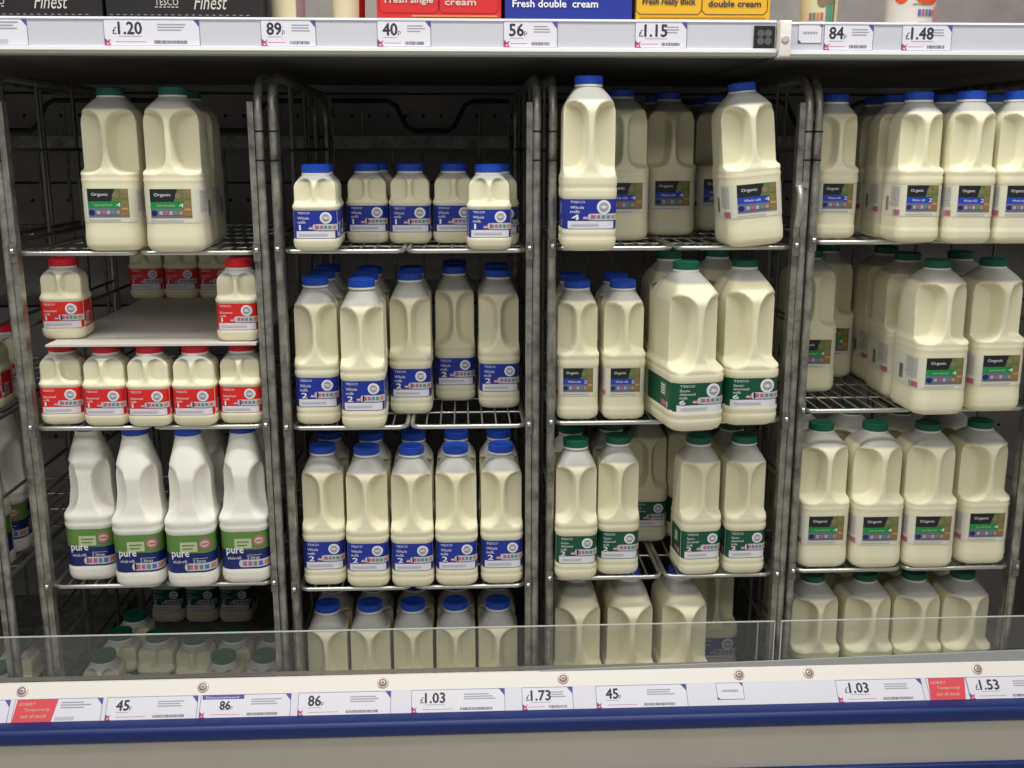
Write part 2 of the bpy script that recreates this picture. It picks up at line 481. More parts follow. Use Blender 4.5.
def label_mesh(kind, style, size):
    s = KINDS[kind]; H = s['H']; z0, z1 = s['lab'][0] * H, s['lab'][1] * H
    fn = wrap_fn(kind); mb = MB(); p = Print(); p.step = .03
    A = (z1 - z0) / s['W']                       # label height in widths
    side = .5 + .75 * (s['D'] / s['W'] - .35)
    def strip(u0, u1, v0, v1, m, off):
        n = max(2, int((u1 - u0) / .04)); vs, fs = [], []
        for i in range(n + 1):
            u = u0 + (u1 - u0) * i / n
            vs += [fn(u, z0 + v0 * (z1 - z0), off), fn(u, z0 + v1 * (z1 - z0), off)]
        for i in range(n): fs.append((2 * i, 2 * i + 2, 2 * i + 3, 2 * i + 1))
        mb.add(vs, fs, m, True)
    T5 = [T_RED, T_RED, T_GREEN, T_GREEN, T_ORANGE]
    if style in ('whole', 'semi', 'skim'):
        base = {'whole': LBLUE, 'semi': LGREEN, 'skim': LRED}[style]
        strip(-side, side, 0, 1, base, .0004)
        strip(-.40, .42, .02, .27, PAPER, .0007)
        p.lines(-.34, .10, .30, .20, 1, PALEINK, duty=.7)
        p.text('TESCO', -.36, .90 - .03, .075, WHITE, w=.26)
        if style == 'semi':
            p.text('Semi-', -.36, .72, .085, WHITE, w=.18); p.text('skimmed', -.36, .60, .085, WHITE, w=.27); p.text('milk', -.36, .48, .085, WHITE, w=.13)
            p.text(size, -.36, .30, .15, WHITE, bold=.006)
        elif style == 'whole':
            p.text('Whole', -.36, .68, .10, WHITE, w=.24); p.text('milk', -.36, .54, .10, WHITE, w=.17)
            p.text(size, -.33, .31, .18, WHITE, bold=.007)
        else:
            p.text('Skimmed', -.36, .62, .085, WHITE, w=.28); p.text('milk', -.36, .50, .085, WHITE, w=.14)
            p.text(size, -.33, .31, .16, WHITE, bold=.007)
        p.poly([(-.15, .33), (-.05, .31), (-.03, .41), (-.12, .44)], T_RED); p.rect(-.13, .36, -.05, .39, WHITE, 2)
        p.disc(.24, .74, .125, .125 / A, WHITE, 1, 24); p.disc(.24, .74, .085, .085 / A, GREYINK, 2, 20)
        p.rect(.17, .76, .31, .78, WHITE, 3); p.rect(.17, .70, .31, .72, WHITE, 3); p.disc(.24, .74, .03, .03 / A, WHITE, 3, 12)
        p.rect(.00, .30, .47, .52, PANEL, 1, 6)
        p.disc(.0, .41, .05, .11, PANEL, 1, 16)
        traffic(p, .02, .36, .45, .47, T5)
        p.rect(.06, .29, .42, .31, GREYINK, 2, 4)
        # side print
        strip(-.86, -.60, .45, .88, {'whole': T_BLUE, 'semi': T_GREEN, 'skim': T_RED}[style], .0007)
        for k in range(4): p.rect(-.84, .50 + k * .09, -.64, .54 + k * .09, WHITE, 2)
        p.rect(-.82, .12, -.60, .30, T_RED, 1); p.rect(-.58, .1, -.5, .3, PALEINK, 1)
        strip(.56, .80, .08, .55, PAPER, .0007)
        for k in range(7): p.rect(.58 + k * .03, .12, .593 + k * .03, .50, INK, 2)
        p.text(size, .47, .08, .14, WHITE, 2)
    elif style in ('organic_whole', 'organic_semi'):
        band = OBLUE if style == 'organic_whole' else OGREEN
        strip(-side, side, 0, 1, OPAPER, .0004)
        x0, x1, xg = -.35, .34, .21
        p.rect(x0, .62, xg, 1.0, ODARK, 1, 4); p.rect(x0, .42, xg, .62, band, 1, 4)
        p.rect(x0, .15, xg, .42, LILAC, 1, 4); p.rect(xg, .15, x1, 1.0, OGOLD, 1, 2)
        p.poly([(.05, .62), (.21, .62), (.21, 1.0), (.12, 1.0)], OLEAF, 2)
        p.disc(.13, .80, .055, .055 / A, OBROWN, 3, 12)
        p.text('Organic', -.28, .76, .12, WHITE, 2, w=.28)
        p.text('Whole milk' if style == 'organic_whole' else 'Semi skimmed', -.24, .48, .075, WHITE if style == 'organic_whole' else PPALE, 2, w=.30)
        p.text(size, .13, .46, .12, WHITE, 3)
        p.disc(-.29, .29, .05, .05 / A, PBLUE, 2, 14)
        traffic(p, -.22, .24, .20, .35, [LILAC2, T_RED, LILAC2, T_GREEN, T_ORANGE], 3)
        for k in range(5): p.rect(.225, .2 + k * .16, .325, .27 + k * .16, [OBROWN, T_ORANGE, OBROWN, OLEAF, OBROWN][k], 2)
        p.lines(-.36, .03, .3, .10, 1, GREYINK, duty=.35)
        for sg in (-1, 1):
            for k in range(11):
                yy = .94 - k * .06
                e = .74 + random.random() * .08
                p.rect(*(sg * .46, yy - .02, sg * e, yy) if sg > 0 else (-e, yy - .02, -.46, yy), GREYINK, 2, 5)
        p.rect(-.52, .03, -.45, .2, T_RED, 2, 2); p.rect(-.62, .04, -.55, .2, GREYINK, 2)
        for k in range(6): p.rect(.88 + k * .025, .15, .893 + k * .025, .62, INK, 2)
        for k in range(6): p.rect(-1.02 + k * .025, .15, -1.007 + k * .025, .62, INK, 2)
    else:   # pure two litre
        strip(-side, side, .0, .52, PBLUE, .0004); strip(-side, side, .52, 1.0, PGREEN, .0004)
        p.rect(-.18, .56, .16, .82, PPALE, 1, 3); p.lines(-.13, .60, .12, .78, 2, OLEAF, duty=.3)
        p.disc(.30, .76, .115, .15, T_RED, 1, 20); p.disc(.30, .76, .075, .09, PPALE, 2, 16); p.rect(.25, .74, .36, .78, T_RED, 3)
        p.text('pure', -.34, .37, .20, WHITE, 2, w=.33, bold=.004)
        p.text('whole milk', -.33, .27, .08, WHITE, 2, w=.28); p.text('2 litres', .06, .27, .085, WHITE, 2, w=.24)
        p.rect(.06, .37, .34, .39, GREYINK, 2, 3)
        p.rect(-.06, .05, .49, .25, PANEL, 1, 6); p.disc(-.06, .15, .05, .10, PANEL, 1, 14)
        traffic(p, -.04, .09, .47, .21, [T_RED, T_RED, T_GREEN, T_BLUE, T_ORANGE])
        for k in range(8): p.rect(.52, .12 + k * .045, .8, .14 + k * .045, PALEINK, 2, 4)
        p.disc(.62, .78, .1, .1 / A, PBLUE, 1, 16)
    p.emit(mb, lambda x, y, layer: fn(x, z0 + y * (z1 - z0), .0005 + .00035 * layer))
    return mb.mesh('label')


PROTO = {}


def bottle_parts(kind, style, size, capm):
    key = (kind, style, size, capm.name)
    if key not in PROTO:
        if ('b', kind) not in PROTO: PROTO[('b', kind)] = body_mesh(kind)
        PROTO[key] = (PROTO[('b', kind)], cap_mesh(kind, capm), label_mesh(kind, style, size))
    return PROTO[key]


# shorthand -> kind, label style, size figure, cap, wording
PROD = {
    'R1': ('one_pint', 'skim', '1', CAPRED, 'red capped one pint skimmed milk bottle'),
    'B1': ('one_pint', 'whole', '1', CAPBLUE, 'blue capped one pint whole milk bottle'),
    'G1': ('one_pint', 'semi', '1', CAPGREEN, 'green capped one pint milk bottle'),
    'B2': ('two_pint', 'whole', '2', CAPBLUE, 'blue capped two pint whole milk bottle'),
    'G2': ('two_pint', 'semi', '2', CAPGREEN, 'green capped two pint semi-skimmed bottle'),
    'B4': ('four_pint', 'whole', '4', CAPBLUE, 'blue capped four pint whole milk bottle'),
    'G6': ('six_pint', 'semi', '6', CAPGREEN, 'green capped six pint semi-skimmed bottle'),
    'B6': ('six_pint', 'whole', '6', CAPBLUE, 'blue capped six pint whole milk bottle'),
    'OB2': ('organic_two_pint', 'organic_whole', '2', CAPBLUE, 'blue capped two pint organic bottle'),
    'OB4': ('organic_four_pint', 'organic_whole', '4', CAPBLUE, 'blue capped four pint organic bottle'),
    'OG4': ('organic_four_pint', 'organic_semi', '4', CAPGREEN, 'green capped four pint organic bottle'),
    'P2': ('two_litre', 'pure', '2', CAPBLUE, 'white two litre bottle with green label'),
}
BOTTLE0 = {}
SET = []


def bottle(code, x, y, z, label, group, rz=0.0, tilt=0.0):
    kind, style, size, capm, _ = PROD[code]
    if code not in BOTTLE0:
        root = empty('milk_bottle')
        for nm, me in zip(('bottle_body', 'cap', 'label'), bottle_parts(kind, style, size, capm)):
            o = bpy.data.objects.new(nm, me); C.objects.link(o); o.parent = root
        BOTTLE0[code] = root
    else:
        src = BOTTLE0[code]; root = src.copy(); C.objects.link(root)
        for ch in list(src.children):
            c = ch.copy(); C.objects.link(c); c.parent = root
    root.location = (x, y, z); root.rotation_euler = (0, tilt, rz)
    tag(root, label, 'milk bottle', group)
    if tilt: root.location.z += KINDS[kind]['W'] / 2 * abs(math.sin(tilt)) * .93
    SET.append((root, KINDS[kind]['W'], KINDS[kind]['D'], rz))
    return root


# ------------------------------------------------------------------ trolleys
TDEPTH = .60
ZDECK = ZC - .930


def trolley(px0, px1, rods, label, ybase=400):
    X0 = onY(px0, ybase, 0).x; X1 = onY(px1, ybase, 0).x
    if px0 < 0: X0 = X1 - .372
    cx = (X0 + X1) / 2; hw = (X1 - X0) / 2
    root = empty('milk_trolley', (cx, 0, 0)); tag(root, label, 'trolley', 'metal milk trolleys in the display')
    ztop = ZC + .097; r = .0062
    dbl = {-1: label.endswith('shelf') or px0 < 0, 1: px0 < 700}
    for sg in (-1, 1):
        x = sg * (hw - r)
        s = MB()
        R = .05
        pts = [(x, 0, ZDECK - .01), (x, 0, ztop - R)]
        pts += [(x, R - R * math.cos(a), ztop - R + R * math.sin(a)) for a in [PI / 2 * k / 8 for k in range(1, 9)]]
        pts += [(x, TDEPTH - R + R * math.sin(a), ztop - R + R * math.cos(a)) for a in [PI / 2 * k / 8 for k in range(0, 9)]]
        pts += [(x, TDEPTH, ZDECK - .01)]
        s.tube(pts, r, STEEL, 12)
        for yy in (.16, .31, .46):
            s.tube([(x, yy, ZDECK), (x, yy, ztop)], .003, SIDEWIRE, 6)
        for zz in [ZDECK + .03 + .128 * k for k in range(8)]:
            s.tube([(x, 0, zz), (x, TDEPTH, zz)], .0028, SIDEWIRE, 6)
        s.build('side_frame', root)
        h = MB()
        xi = sg * (hw - 2 * r - .0042)
        hx = xi if dbl[sg] else x
        if dbl[sg]: h.box((xi - .0042, -.004, ZDECK - .01), (xi + .0042, .012, ztop - .035), STEEL)
        else: h.box((x - .004, .009, ZDECK - .01), (x + .0055, .022, ztop - .06), DULL)
        # joint collars and hook plates down the post
        for zz in (ztop - .075, ztop - .115):
            h.lathe([(r + .0006, -.0012), (r + .0006, .0012)], DARKBAR, (x, 0, zz), 12)
        for zz in [rz for rz in rods]:
            h.box((hx - .005, -.0078, zz - .012), (hx + .005, -.003, zz + .014), DULL)
            h.lathe([(.004, -.002), (.004, .002)], CHROME, (hx, -.0085, zz + .004), 10, 'x')
        h.build('hinge_post', root)
        if sg > 0 and 500 < px0 < 700:
            k = MB(); zl = ZC - .085
            k.tube([(xi - .001, -.010, zl + .030), (xi, -.0145, zl + .018), (xi, -.016, zl - .008), (xi - .001, -.011, zl - .026)], .0056, CHROME, 12)
            k.box((xi - .007, -.012, zl + .028), (xi + .012, -.004, zl + .036), CHROME)
            k.build('latch', root)
    b = MB()
    ub = ZC + .088
    yb = TDEPTH - .012
    w = hw - .02
    b.tube([(-w, yb, ub), (-w * .38, yb, ub), (-w * .28, yb, ub - .008), (-w * .16, yb, ub - .048), (-w * .08, yb, ub - .056), (w * .30, yb, ub - .056), (w * .38, yb, ub - .048), (w * .5, yb, ub - .008), (w * .6, yb, ub), (w, yb, ub)], .0045, DARKBAR, 8)
    b.box((-w, yb, ZC - .002), (w, yb + .006, ZC + .022), DULL)
    for zz in (ZC - .27, ZC - .55, ZC - .82):
        b.box((-w, yb, zz - .010), (w, yb + .006, zz + .010), DULL)
    for k in range(7):
        xx = -w + 2 * w * k / 6
        if k in (0, 1, 5, 6):
            b.tube([(xx, yb + .01, ZDECK), (xx, yb + .01, ztop - .02)], .003, DULL, 6)
        else:
            b.tube([(xx, yb + .01, ZDECK), (xx, yb + .01, ZC + .0)], .003, DULL, 6)
    b.build('back_frame', root)
    # wire shelves, two flaps each
    def flap(xa, xb, z, name):
        m = MB(); y0, y1 = .0, TDEPTH - .05; rr = .0036; c = .012
        m.tube([(xa, y1, z), (xa, y0 + c, z), (xa + (c * .3), y0 + c * .3, z), (xa + c, y0, z), (xb - c, y0, z), (xb - c * .3, y0 + c * .3, z), (xb, y0 + c, z), (xb, y1, z), (xa, y1, z)], rr, CHROME, 8)
        n = max(4, int((xb - xa) / .019))
        for k in range(1, n):
            xx = xa + (xb - xa) * k / n
            m.tube([(xx, y0, z + .001), (xx, y1, z + .001)], .0015, CHROME, 5)
        for k in range(1, 6):
            yy = y0 + (y1 - y0) * k / 6
            m.tube([(xa, yy, z - .0015), (xb, yy, z - .0015)], .0018, CHROME, 5)
        return m.build(name, root)
    inL = hw - 2 * r - (.009 if dbl[-1] else .001); inR = hw - 2 * r - (.009 if dbl[1] else .001); mid = (inR - inL) / 2
    for z in rods:
        flap(-inL + .001, mid - .004, z, 'wire_shelf'); flap(mid + .004, inR - .001, z, 'wire_shelf')
    d = MB()
    lift = .021 if px0 > 700 else (.017 if px0 > 500 else 0)
    d.box((-hw + .013, .0, ZDECK - .03), (hw - .013, TDEPTH, ZDECK - .0008 + lift), DULL)
    d.build('base_deck', root)
    for sx in (-1, 1):
        for yy in (.06, TDEPTH - .06):
            c = MB(); xx = sx * (hw - .05)
            c.lathe([(.03, -.012), (.045, -.010), (.045, .010), (.03, .012)], RUBBER, (xx, yy, .0452), 24, 'x')
            c.box((xx - .018, yy - .02, .035), (xx - .014, yy + .02, .12), DULL); c.box((xx + .014, yy - .02, .035), (xx + .018, yy + .02, .12), DULL)
            c.box((xx - .025, yy - .028, .115), (xx + .025, yy + .028, ZDECK - .03), DULL)
            c.build('caster', root)
    return dict(root=root, X0=X0, X1=X1, inner=(cx - inL, cx + inR))


def rz(px, py): return onY(px, py, 0).z


rods = {1: [rz(150, 253), rz(150, 427.5), rz(165, 585)], 2: [rz(405, 251), rz(405, 427), rz(410, 587.5)],
        3: [rz(665, 248), rz(660, 422), rz(660, 576.5)], 4: [rz(900, 242), rz(900, 410), rz(900, 569)]}
# the board in the first trolley rests on the caps of the row below
zboard = rods[1][1] + .004 + KINDS['one_pint']['H'] + .0022
T = {}
T[0] = trolley(-1, -8, [rods[1][0], rods[1][1], rods[1][2]], 'metal trolley cut off by the left edge of the photo')
T[1] = trolley(19, 277, rods[1], 'metal trolley with red capped bottles and a white board shelf')
T[2] = trolley(282, 539.5, rods[2], 'metal trolley filled only with blue capped bottles')
T[3] = trolley(546.5, 796, rods[3], 'metal trolley holding both large six pint bottles')
T[4] = trolley(797.5, 1036, rods[4], 'metal trolley at right filled only with organic milk bottles')

bd = MB(); g = T[1]
bd.box((onY(46, 343, 0).x, -.004, zboard - .0018), (g['X1'] - .026, .555, zboard + .0012), SHEET)
ob = bd.build('shelf_board'); tag(ob, 'white board laid across the red capped bottle trolley', 'board')

# ------------------------------------------------------------------ bottle placement
ORD = ['first', 'second', 'third', 'fourth', 'fifth', 'sixth', 'seventh', 'eighth']
TNAME = {0: 'trolley at left edge', 1: 'first full trolley', 2: 'second full trolley', 3: 'third full trolley', 4: 'rightmost trolley'}
SNAME = {0: 'top shelf', 1: 'second shelf', 2: 'third shelf', 3: 'bottom deck', 9: 'white board'}


def shelf_z(t, sh):
    if sh == 3: return ZDECK + {3: .017, 4: .021}.get(t, 0)
    if sh == 9: return zboard + .0014
    return rods[t][sh] + .0040


def place(t, sh, items, rows=None, jig=True):
    """items: (code, px, py[, rz, tilt, label]) of the bottom of the front face; rows: {front index: rows behind}"""
    z = shelf_z(t, sh); grp = 'milk bottles on the %s of the %s' % (SNAME[sh], TNAME[t])
    n = len(items); fr = []
    for i, it in enumerate(items):
        code, px, py = it[:3]; rzd = it[3] if len(it) > 3 else 0; tl = it[4] if len(it) > 4 else 0
        s = KINDS[PROD[code][0]]
        if py < 20: p = Vector((onY(px, 384 + 260, py).x, py, z))        # py given as a depth in metres
        else: p = onZ(px, py + 1.8, z)
        lab = it[5] if len(it) > 5 else None
        if not lab:
            w = PROD[code][4]
            pos = ORD[i] if i < n - 1 or n == 1 else 'last'
            if n == 2: pos = ('left', 'right')[i]
            lab = '%s, %s in front row, %s, %s' % (w, pos, SNAME[sh], TNAME[t])
        r0 = math.radians(rzd) + (math.radians(random.uniform(-1.2, 1.2)) if jig and not rzd else 0)
        yc = p.y + s['D'] / 2
        bottle(code, p.x, yc, z, lab, grp, r0, math.radians(tl))
        fr.append((code, p.x, yc))
    for i, k in (rows or {}).items():
        code, x, yc = fr[i]; s = KINDS[PROD[code][0]]
        for q in range(1, k + 1):
            col = PROD[code][3].name.split('_')[1]
            if n == 2: which = ('left', 'right')[i]
            else: which = ORD[i] if i < n - 1 else 'last'
            where = 'directly behind' if q == 1 else ('two places behind' if q == 2 else 'three places behind')
            lab = '%s capped bottle %s the %s front bottle, %s, %s' % (col, where, which, SNAME[sh], TNAME[t])
            bottle(code, x + random.uniform(-.0008, .0008), yc + q * (s['D'] + .003), z, lab, grp, math.radians(random.uniform(-.8, .8)))
    return fr


def extra(t, sh, code, px, py, lab, rzd=0, tilt=0):
    """a bottle set back from the front row, by the bottom of its front face"""
    place(t, sh, [(code, px, py, rzd, tilt, lab)])


# left edge trolley, only its right edge shows
def col0(sh, code, lab, ys, dx=0):
    z = shelf_z(1, sh); s = KINDS[PROD[code][0]]
    for i, y in enumerate(ys):
        bottle(code, T[0]['X1'] - .032 - s['W'] / 2 - dx, y + s['D'] / 2, z, lab[i], 'milk bottles in the trolley at the left edge')
col0(1, 'R1', ['red capped bottle half cut by left edge, nearest on its shelf', 'red capped bottle seen past the left post, second from front', 'red capped bottle seen past the left post, deepest of three'], [.02, .10, .18])
col0(2, 'P2', ['white two litre bottle cut off at the left edge, nearest', 'white two litre bottle deeper along the left edge'], [.02, .13])
col0(3, 'G1', ['green capped bottle low at the left edge behind the guard, nearest', 'green capped bottle low at the left edge, second from front'], [.02, .10])

# first full trolley
place(1, 0, [('OG4', 113, 249.5, 1.5), ('OG4', 173.5, 250.5, 1.5)])
extra(1, 0, 'OG4', 187, 243, 'green capped organic bottle tucked behind the right bottle, top shelf, first trolley')
place(1, 9, [('R1', 61.5, 338, 3, 0, 'lone red capped pint bottle at the left end of the white board'),
             ('R1', 239.5, 340, 0, 0, 'lone red capped pint bottle at the right end of the white board')])
for px, lab in ((147, 'left'), (180, 'middle'), (212, 'right')):
    extra(1, 9, 'R1', px, 297, 'red capped pint at the back of the white board, %s of the three' % lab)
place(1, 1, [('R1', 60.5, 423.5, 3), ('R1', 106, 425), ('R1', 150.5, 425.5), ('R1', 194.5, 425), ('R1', 240.5, 422.5)])
place(1, 2, [('P2', 90.5, 579.5, 2), ('P2', 142, 586, 3), ('P2', 194.5, 586.5, 3), ('P2', 247.5, 582.5, 2)], {2: 1, 3: 1})
def base1(code, capx, capy, lab, lift=0):
    s = KINDS[PROD[code][0]]; z = ZDECK
    p = onZ(capx, capy, z + s['H'])
    bottle(code, p.x, p.y, z, lab, 'milk bottles on the bottom deck of the first full trolley', math.radians(random.uniform(-3, 3)))
for cxp, cyp, lab in ((103.5, 652, 'green capped pint at far left of deck, nearest, red bottle trolley'), (224, 653, 'green capped pint nearest the front, second from right, low deck'),
                      (264, 652, 'green capped pint nearest the front, against the right post, low deck'), (122.5, 630, 'green capped pint second row, leftmost, low deck of first trolley'),
                      (160, 632, 'green capped pint second row, second from left, first trolley deck'), (197.5, 634, 'green capped pint second row, middle, first trolley deck'),
                      (236, 631.5, 'green capped pint second row, fourth along, first trolley deck'), (271.5, 631.5, 'green capped pint second row, rightmost, first trolley deck'),
                      (134.5, 612, 'green capped pint third row alone at left, first trolley deck')):
    base1('G1', cxp, cyp, lab)
for px, lab in ((166, 'left'), (199, 'middle'), (231, 'right')):
    extra(1, 3, 'G2', px, 622, 'shadowed green label bottle at back of first deck, %s of three' % lab)

# second full trolley
place(2, 0, [('B1', 315.5, 249.5), ('B1', 372.5, 241.5), ('B1', 413.5, 242), ('B1', 453.5, 241.5), ('B1', 489.5, 248)], {0: 1, 1: 1, 3: 1, 4: 1})
place(2, 1, [('B2', 317.5, 423.5), ('B2', 363.5, 427.5), ('B2', 410.5, 413), ('B2', 455.5, 400), ('B2', 499.5, 407)], {0: 2, 1: 2, 2: 1, 3: 1, 4: 1})
place(2, 2, [('B2', 324.5, 584.5), ('B2', 368.5, 586.5), ('B2', 413, 586.5), ('B2', 457, 585), ('B2', 502, 583)], {0: 1, 1: 1, 2: 1, 3: 1, 4: 1})
place(2, 3, [('B2', 325.5, .010), ('B2', 369, .010), ('B2', 412.5, .010), ('B2', 456, .010), ('B2', 498.5, .010)], {0: 1, 1: 1, 2: 1, 3: 1, 4: 1})

# third full trolley
place(3, 0, [('B4', 587.5, 249.5, -1, 0, 'tall blue capped whole milk bottle beside the post, top shelf, third full trolley'),
             ('OB4', 623, 239, 0, 0, 'blue capped organic bottle right of the tall blue labelled bottle, top shelf'),
             ('OB4', 671, 234, 0, 0, 'blue capped organic bottle in the middle of the top shelf, third trolley'),
             ('OB4', 718, 229, 0, 0, 'blue capped organic bottle half hidden behind the tilted bottle'),
             ('OB4', 758.5, 246.5, 1.5, -5.5, 'tilted blue capped organic bottle leaning left on the top shelf')], {2: 1, 3: 1})
place(3, 1, [('OB2', 578, 418.5), ('OB2', 623.5, 418.5, 3), ('G6', 694, 430.5, 9, 0, 'left six pint bottle with green label and twisted stance'), ('G6', 747.5, 424.5, 2, 0, 'right six pint bottle with green label')], {0: 1, 1: 1, 2: 1, 3: 1})
place(3, 2, [('G2', 574, 579), ('G2', 614.5, 574), ('G2', 699, 574, 5), ('G2', 744.5, 573, 2)], {0: 1, 1: 1, 3: 1})
extra(3, 2, 'G2', 648, 541, 'green labelled bottle set deep in the third shelf gap, left one')
extra(3, 2, 'G2', 687, 538, 'green labelled bottle set deep in the third shelf gap, right one')
place(3, 3, [('B6', 580, -.004), ('B6', 631, -.004), ('B6', 684, -.004, 2)], {0: 1, 1: 1})
bx = onY(716, 650, .15).x
bottle('B6', bx, .15 + .074, ZDECK + .017, 'blue labelled bottle set back beside the last deck bottle, third trolley', 'milk bottles on the bottom deck of the third full trolley')

# rightmost trolley
place(4, 0, [('OB2', 831, 237), ('OB2', 922, 241), ('OB2', 970, 242), ('OB2', 1017, 242)], {1: 2, 2: 1, 3: 1})
place(4, 1, [('OG4', 940, 414, 2, 0, 'green capped organic bottle overhanging the second shelf, rightmost trolley'), ('OG4', 996, 410.5, 2, 0, 'green capped organic bottle beside the right post, second shelf')], {0: 2, 1: 1})
extra(4, 1, 'OG4', 812, 391, 'green capped organic bottle half behind the left post, second shelf')
extra(4, 1, 'OG4', 838, 377.5, 'green capped organic bottle behind the post-side one, second shelf, rightmost trolley')
place(4, 2, [('OG4', 823.5, 567), ('OG4', 877.5, 567.5), ('OG4', 930.5, 567), ('OG4', 983, 563.5)], {0: 1, 1: 1, 2: 1, 3: 1})
place(4, 3, [('OG4', 819.5, .012), ('OG4', 873, .012), ('OG4', 925, .012), ('OG4', 976, .012)], {0: 1, 1: 1, 2: 1, 3: 1})

# nudge bottles sideways by a millimetre or two so that neighbours touch without cutting into each other or the posts
REC = []
for root, W, D, a in SET:
    tall = root.location.z
    hx = W / 2 * abs(math.cos(a)) + D / 2 * abs(math.sin(a)) * .8 + .0005 + abs(math.sin(root.rotation_euler.y)) * .0
    hy = D / 2 * abs(math.cos(a)) + W / 2 * abs(math.sin(a)) * .6 + .0005
    ti = None
    for k in T:
        if T[k]['X0'] - .02 < root.location.x < T[k]['X1'] + .02 and (ti is None or k): ti = k
    REC.append([root, hx, hy, ti])
for it in range(60):
    for i in range(len(REC)):
        a = REC[i]; la = a[0].location
        for j in range(i + 1, len(REC)):
            b = REC[j]; lb = b[0].location
            if abs(la.z - lb.z) > .02 or a[3] != b[3]: continue
            ox = a[1] + b[1] - abs(la.x - lb.x); oy = a[2] + b[2] - abs(la.y - lb.y)
            if ox > 0 and oy > 0:
                if oy < .02 and oy < ox:
                    (lb if lb.y > la.y else la).y += oy + .0002
                else:
                    q = (ox + .0002) / 2 * (1 if la.x < lb.x else -1)
                    la.x -= q; lb.x += q
    for a in REC:
        if a[3] is None or abs(a[0].rotation_euler.y) > .01: continue
        lo, hi = T[a[3]]['inner']; l = a[0].location
        l.x = max(lo + a[1], min(hi - a[1], l.x)) if hi - lo > 2 * a[1] else l.x

# ------------------------------------------------------------------ display cabinet
XL, XR = -1.15, 1.25
YB = .67
cab = empty('display_refrigerator', (0, 0, 0)); tag(cab, 'open refrigerated display cabinet with blue bumper and beige kick panel', 'refrigerator')
bp = MB()
bp.box((XL, YB, .02), (XR, YB + .03, ZC + .95), BACK)
for zz in (ZC + .062, ZC - .105, ZC - .36, ZC - .6):
    x = XL + .03
    while x < XR - .03:
        bp.lathe([(.0035, -.0005), (.0035, .0005)], HOLE, (0, 0, 0), 8, 'x')
        k = 16; vs = bp.v[-8 * 4:]
        # turn the little disc to face the aisle
        bp.v[-8 * 4:] = [(x + p[1], YB - .0006 + p[0], zz + p[2]) for p in vs]
        x += .036
for zz in (ZC + .105, ZC + .02, ZC - .07, ZC - .32):
    bp.box((XL, YB - .004, zz - .002), (XR, YB, zz + .002), DARKBAR)
bp.build('back_panel', cab)
for sg, x in ((-1, XL), (1, XR)):
    e = MB(); xo = x - .031 if sg < 0 else x + .001
    e.box((xo, -.06, .02), (xo + .03, YB + .03, ZC + .95), BACK); e.build('end_panel', cab)
# sloping ledge with ticket channel
ytop, ztop_l = -.030, ZC - .8005
ca, sa = .68, .73
def slope(s_, off=0.0): return (ytop - s_ * ca - off * sa, ztop_l - s_ * sa + off * ca)
L = MB()
a, b_ = slope(0), slope(.0233)
c_ = slope(.062)
L.prism([(ytop + .02, ztop_l), a, b_, slope(.0233, -.002), slope(.062, -.002), (c_[0], c_[1] - .02), (ytop + .02, c_[1] - .02)], XL, XR, LEDGE)
L.build('ledge', cab)
S = MB()
S.prism([slope(.0236, -.0018), slope(.0236, .0006), slope(.0600, .0006), slope(.0600, -.0018)], XL, XR, STRIPWHITE)
S.build('ticket_channel', cab)
zb1 = onY(512, 733, -.09).z; zb0 = c_[1] + .003
Bm = MB()
Bm.box((XL, -.098, zb1), (XR, -.050, zb0), BUMPER, .010)
Bm.build('bumper', cab)
K = MB(); zk = onY(720, 768, -.082).z
K.box((XL, -.082, zk), (XR, -.06, zb1 + .004), KICK); K.build('kick_panel', cab)
K2 = MB(); K2.box((XL, -.09, zk - .05), (XR, -.06, zk), BUMPER, .004); K2.build('lower_bumper', cab)
K3 = MB(); K3.box((XL, -.082, .02), (XR, -.06, zk - .05), KICK); K3.build('lower_panel', cab)
# screws on the ledge
for px, py in ((22, 692), (203, 688.5), (383, 687), (563, 681.5), (739, 675), (809, 671.5), (978, 665)):
    x = onY(px, py, -.04).x
    s = MB()
    s.lathe([(.0088, 0), (.0088, .0008), (.0078, .0020), (.0056, .0022)], SCREW, seg=20)
    s.lathe([(.0060, .0018), (.0058, .0025), (.0040, .0024)], SCREWDARK, seg=16)
    s.lathe([(.0042, .0020), (.0040, .0029), (.0022, .0030)], SCREW, seg=14)
    s.lathe([(.0022, .0026), (.0020, .0033)], SCREWDARK, seg=10)
    o = s.build('screw', cab)
    y, z = slope(.0115); nrm = Vector((0, -sa, ca))
    o.location = (x, y, z); o.rotation_euler = (math.atan2(sa, ca), 0, 0)
# grey channel along the foot of the guards, deeper towards the right
xs0, xs1 = onY(540, 675, -.03).x, XR
ch = MB()
vs = []
for x, h in ((xs0, .0012), (xs1, .026)):
    vs += [(x, -.0298, ztop_l), (x, -.0298, ztop_l + h), (x, -.0270, ztop_l + h), (x, -.0270, ztop_l)]
ch.add(vs, [(0, 1, 5, 4), (1, 2, 6, 5), (2, 3, 7, 6), (3, 0, 4, 7), (0, 3, 2, 1), (4, 5, 6, 7)], CHANNEL)
ch.build('guard_channel', cab)

